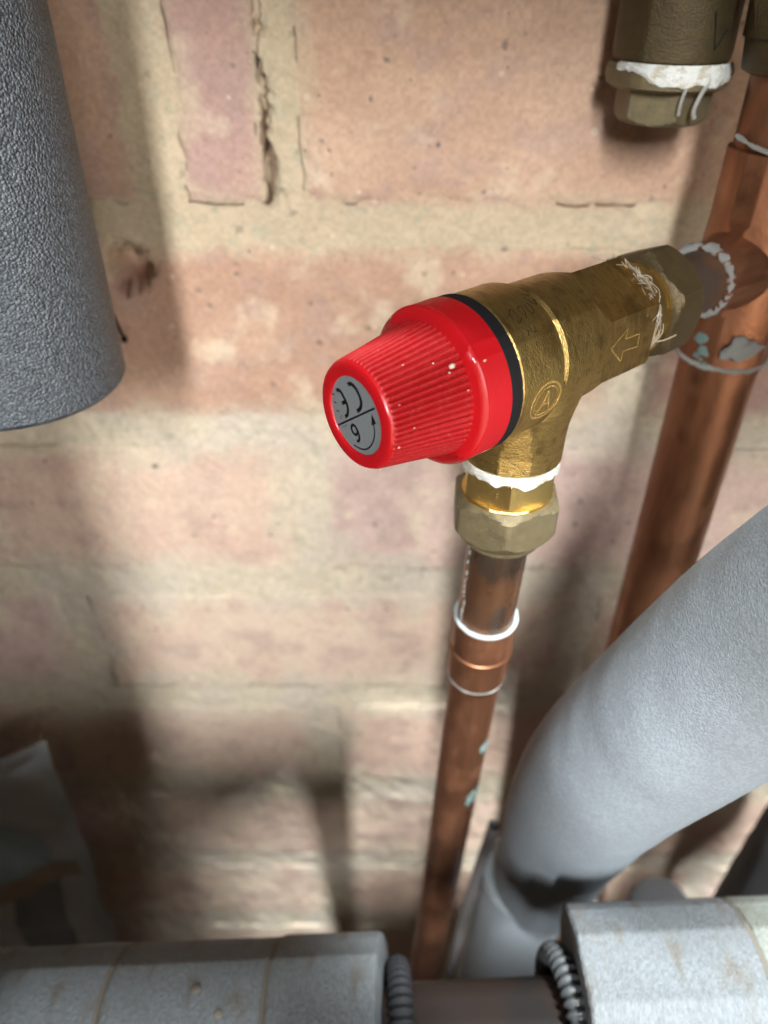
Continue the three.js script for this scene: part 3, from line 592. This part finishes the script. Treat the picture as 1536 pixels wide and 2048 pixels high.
{ // the long pipe across the bottom: two lengths of foam with bare pipe between
  const K = 1.2;                                            // all sizes below were taken at a nearer distance
  const P = thing('lagged_cross_pipe', 'horizontal pipe across the bottom with dusty foam either side of a bare dark gap', 'lagged pipe');
  const A = V(-0.12, -0.2660, 0.1612), B = V(0.12, -0.2400, 0.1612), at = (x) => A.clone().lerp(B, (x * K + 0.12) / 0.24);
  const rod = (x0, x1, r0, m, name, parent, lump = 0.0004, n = 96) => {
    const r = r0 * K;
    const a = at(x0), b = at(x1), d = b.clone().sub(a), L = d.length();
    const pts = [[0, r - 0.0010], [0.0006, r - 0.0002], [0.0014, r], [L - 0.0014, r], [L - 0.0006, r - 0.0002], [L, r - 0.0010]];
    const g = polar(dense(pts, 0.002), n, { crease: 0.9 }); noisy(g, lump, 70, 5);
    g.applyQuaternion(new THREE.Quaternion().setFromUnitVectors(V(0, 0, 1), d.normalize())).translate(a.x, a.y, a.z);
    return mesh(name, g, m, parent);
  };
  rod(-0.16, 0.16, 0.0110, M.darkPipe, 'bare_pipe', P, 0);
  const left = new THREE.Group(); left.name = 'left_foam'; P.add(left);
  rod(-0.16, -0.0625, 0.0222, M.foamDusty, 'foam_length', left); rod(-0.0620, -0.0245, 0.0219, M.foamDusty, 'foam_length', left); rod(-0.0240, 0.0012, 0.0221, M.foamDusty, 'foam_length', left);
  rod(-0.0628, -0.0617, 0.0219, M.seam, 'foam_seam', left, 0.0003); rod(-0.0248, -0.0237, 0.0218, M.seam, 'foam_seam', left, 0.0003);
  const right = new THREE.Group(); right.name = 'right_foam'; P.add(right);
  rod(0.0470, 0.0850, 0.0262, M.foamDusty, 'foam_length', right); rod(0.0855, 0.16, 0.0260, M.foamPale, 'foam_length', right); rod(0.0846, 0.0859, 0.0259, M.seam, 'foam_seam', right, 0.0003);
  const dot = (x, up, f, s) => { const a = at(x); const g = noisy(new THREE.SphereGeometry(s * K, 20, 14), s * 0.2, 800); g.scale(1, 0.35, 1); const n = V(0, up, f).normalize(); g.applyQuaternion(new THREE.Quaternion().setFromUnitVectors(V(0, 1, 0), n)).translate(a.x, a.y + n.y * 0.0220 * K, a.z + n.z * 0.0220 * K); return g; };
  mesh('dirt_spot', dot(-0.0425, 1, -0.15, 0.0011), M.seam, P); mesh('dirt_spot', dot(-0.0365, 1, 0.10, 0.0010), M.seam, P); mesh('dirt_spot', dot(-0.0790, 0.8, -0.8, 0.0012), M.seam, P);
  const ribbed = (x, R, r, mat, lean) => {
    const pts = [], n = 400, pos = at(x);
    const g = new THREE.TorusGeometry(R * K, r * K, 14, n); const p = g.attributes.position;
    for (let i = 0; i < p.count; i++) { const X = p.getX(i), Y = p.getY(i), Z = p.getZ(i), a = Math.atan2(Y, X), q = Math.hypot(X, Y) - R * K, k = 1 + 0.16 * Math.sin(a * 44); p.setXYZ(i, (R * K + q * k) * Math.cos(a), (R * K + q * k) * Math.sin(a), Z * k); }
    g.computeVertexNormals(); g.rotateY(Math.PI / 2 + lean).translate(pos.x, pos.y, pos.z); return g;
  };
  const t1 = thing('ribbed_tie', 'black ribbed tie looped round the bare pipe against the left foam', 'cable tie', [0, 0, 0], 'ribbed ties'); mesh('tie_loop', ribbed(0.0048, 0.0140, 0.0026, M.black, 0.06), M.black, t1); mesh('tie_lock', noisy(new THREE.SphereGeometry(0.0042, 24, 18), 0.0006, 400), M.black, t1).position.copy(at(0.0062).add(V(0, 0.0144, 0.0102)));
  const t2 = thing('ribbed_tie', 'grey sheened ribbed tie looped round the bare pipe against the right foam', 'cable tie', [0, 0, 0], 'ribbed ties');
  mesh('tie_loop', ribbed(0.0436, 0.0156, 0.0026, M.black, 0.10), new THREE.MeshStandardMaterial({ color: new THREE.Color(0.03, 0.033, 0.034), roughness: 0.42 }), t2);
  mesh('tie_lock', noisy(new THREE.SphereGeometry(0.0042, 24, 18), 0.0006, 400), M.black, t2).position.copy(at(0.0440).add(V(0, 0.0132, 0.0144)));
}
// ---------------------------------------------------------------- round the picture
{ // unseen blockers out of view, placed to shade the wall, valve and lagging
  const bo = thing('unseen_overhang', 'dark casing above the pipes, out of view, placed to shade the upper wall', 'unseen_overhang', [0.05, 0.045, 0.002]);  // unseen overhang, sized to cut the lamps off the upper wall
  mesh('casing', new THREE.BoxGeometry(0.70, 0.5, 0.148).translate(0, 0.25, 0.074), new THREE.MeshStandardMaterial({ color: new THREE.Color(0.12, 0.11, 0.10), roughness: 0.5 }), bo);
  const sp = thing('unseen_side_panel', 'low grey panel out of view at right, placed to shade the bent lagging and upper right wall', 'panel', [0.060, -0.035, 0.285]);  // unseen blocker, darkens the bent lagging and wall at upper right
  mesh('panel_leaf', new THREE.BoxGeometry(0.40, 0.13, 0.012).translate(0.20, 0.065, 0), new THREE.MeshStandardMaterial({ color: new THREE.Color(0.14, 0.14, 0.14), roughness: 0.6 }), sp);
  const dr = thing('unseen_left_panel', 'grey panel out of view at upper left, placed to shade the lower left wall', 'unseen panel', [-0.30, 0.18, 0.30]);  // unseen blocker, keeps the strip lamp off the lower left wall
  mesh('left_panel_leaf', new THREE.BoxGeometry(0.70, 0.5, 0.016).translate(0.055, 0.25, 0), new THREE.MeshStandardMaterial({ color: new THREE.Color(0.14, 0.14, 0.14), roughness: 0.6 }), dr);
  const op = thing('unseen_valve_shade', 'short foam cylinder above the relief valve, out of view, placed to keep the strip light off it', 'lagged pipe', [VC.x + 0.046, 0.125, VC.z + 0.077]);  // unseen blocker, keeps the strip lamp off the top of the valve
  op.rotation.y = valve.rotation.y;
  mesh('foam_sleeve', polar([[-0.030, 0.018], [-0.029, 0.020], [0.061, 0.020], [0.062, 0.018]], 48), M.foamDark, op);
  const wt = thing('unseen_low_board', 'brown board low in front of the pipes, out of view, placed to shade the lower wall', 'unseen_low_board', [0, -0.235, 0.29]);  // unseen blocker, keeps the front lamp off the lowest wall
  mesh('top_board', new THREE.BoxGeometry(1.2, 0.04, 0.5).translate(0, 0, 0.25), new THREE.MeshStandardMaterial({ color: new THREE.Color(0.20, 0.15, 0.10), roughness: 0.7 }), wt);
  mesh('front_panel', new THREE.BoxGeometry(1.2, 0.5, 0.02).translate(0, -0.272, 0.012), new THREE.MeshStandardMaterial({ color: new THREE.Color(0.20, 0.15, 0.10), roughness: 0.7 }), wt);
  const ca = thing('unseen_left_box', 'brown box out of view at left, placed to shade the lower left wall', 'box', [-0.252, -0.55, 0.29]);  // unseen blocker, keeps the front lamp off the lower left wall
  mesh('left_box_body', new THREE.BoxGeometry(0.30, 0.63, 0.06).translate(0, 0.315, 0), new THREE.MeshStandardMaterial({ color: new THREE.Color(0.25, 0.16, 0.09), roughness: 0.9 }), ca);
}
// ---------------------------------------------------------------- the small and the dim things
{
  const c = thing('grey_cable', 'narrow grey cable running down beside the thin copper pipe', 'cable');
  mesh('cable_sheath', tube([V(0.0475, -0.300, 0.066), V(0.0440, -0.335, 0.066), V(0.0400, -0.39, 0.064), V(0.0360, -0.48, 0.060)], 0.0026, 60, 16), new THREE.MeshStandardMaterial({ color: new THREE.Color(0.22, 0.21, 0.21), roughness: 0.5 }), c);
  const l = thing('plaster_lump', 'pinkish lump caught between the grey sleeve and the thin pipe', 'lump');
  mesh('lump_body', noisy(new THREE.SphereGeometry(0.0055, 32, 24), 0.0022, 200).scale(0.75, 1.5, 0.8).translate(0.0465, -0.356, 0.0618), new THREE.MeshStandardMaterial({ color: new THREE.Color(0.42, 0.34, 0.29), roughness: 0.9 }), l);
  const w = thing('brown_wire', 'short thin brown wire curving up behind the right foam', 'wire');
  mesh('wire_sheath', tube([V(0.098, -0.34, 0.060), V(0.106, -0.365, 0.060), V(0.109, -0.395, 0.060), V(0.109, -0.44, 0.060)], 0.0024, 40, 12), new THREE.MeshStandardMaterial({ color: new THREE.Color(0.09, 0.05, 0.035), roughness: 0.6 }), w);
  const n = thing('wall_nail', 'small dark nail sticking out of the wall beside the dark foam', 'nail');
  mesh('nail_shank', tube([V(-0.0935, -0.1010, -0.002), V(-0.0912, -0.1040, 0.002), V(-0.0885, -0.1075, 0.006)], 0.0006, 12, 8), M.black, n);
  mesh('nail_head', new THREE.SphereGeometry(0.0012, 16, 12).translate(-0.0882, -0.1078, 0.0063), M.black, n);
  const e = thing('black_elbow', 'black rubbery pipe elbow in the gap at far right', 'pipe fitting');
  mesh('elbow_body', noisy(tube([V(0.205, -0.22, 0.070), V(0.188, -0.255, 0.070), V(0.180, -0.300, 0.070), V(0.178, -0.40, 0.068)], 0.0190, 60, 40), 0.0006, 90), M.blackRough, e);
  mesh('elbow_cap', noisy(new THREE.SphereGeometry(0.0145, 40, 30), 0.0006, 90).translate(0.1330, -0.372, 0.066), M.blackRough, e);
}
{ // dim packet at lower left
  const b = thing('plastic_packet', 'dim grey plastic packet with a beige strip standing against the wall at lower left', 'packet');
  // crumpled film: one relief, from which the packet and what is printed and stuck on it are cut
  const relief = (x, y) => { const f = fbm(x * 18 + 60, y * 12 + 60, 83, 2), q = Math.abs(fbm(x * 30 + y * 22 + 60, y * 18 + 60, 85, 2) - 0.5) * 2; return 0.040 + (f - 0.5) * 0.016 - q * 0.005 + 0.004 * Math.sin((x * 0.5 - y) * 60); };
  const piece = (name, map, m, lift) => {
    const g = new THREE.PlaneGeometry(1, 1, 70, 80), p = g.attributes.position;
    for (let i = 0; i < p.count; i++) { const [x, y] = map(p.getX(i) + 0.5, p.getY(i) + 0.5); p.setXYZ(i, x, y, relief(x, y) + lift); }
    g.computeVertexNormals();
    const back = g.clone(); const bp = back.attributes.position; for (let i = 0; i < bp.count; i++) bp.setZ(i, bp.getZ(i) - (lift ? 0.0004 : 0.010));
    const ix = back.index.array; for (let i = 0; i < ix.length; i += 3) { const t = ix[i]; ix[i] = ix[i + 1]; ix[i + 1] = t; } back.computeVertexNormals();
    mesh(name, merge([g, back]), m, b);
  };
  piece('packet_body', (u, v) => { const y0 = -0.52, x = lerp(-0.30, -0.1515 - 0.016 * (1 - v) + 0.0015 * Math.sin(v * 17), u), top = -0.291 - (1 - u) * 0.075; return [x, lerp(y0, top, v)]; }, new THREE.MeshPhysicalMaterial({ color: new THREE.Color(0.62, 0.65, 0.67), roughness: 0.45 }), 0);
  piece('blue_patch', (u, v) => { const w = Math.sqrt(Math.max(0, 1 - Math.pow(v * 2 - 1, 2))); return [lerp(-0.25, -0.205 + 0.034 * w, u), lerp(-0.405, -0.345, v)]; }, new THREE.MeshPhysicalMaterial({ color: new THREE.Color(0.45, 0.60, 0.66), roughness: 0.4 }), 0.0006);
  piece('beige_strip', (u, v) => { const x = lerp(-0.27, -0.1585, u); return [x, lerp(-0.418, -0.406, v) + (x + 0.205) * 0.45]; }, new THREE.MeshStandardMaterial({ color: new THREE.Color(0.42, 0.37, 0.28), roughness: 0.8 }), 0.0012);
  piece('dark_panel', (u, v) => [lerp(-0.198 - 0.012 * (1 - v), -0.172 - 0.012 * (1 - v), u), lerp(-0.51, -0.414 + 0.012 * u, v)], new THREE.MeshStandardMaterial({ color: new THREE.Color(0.26, 0.29, 0.31), roughness: 0.5 }), 0.0006);
}
scene.traverse((o) => { if (o.isMesh) { o.castShadow = true; o.receiveShadow = true; } });
renderer.render(scene, camera);
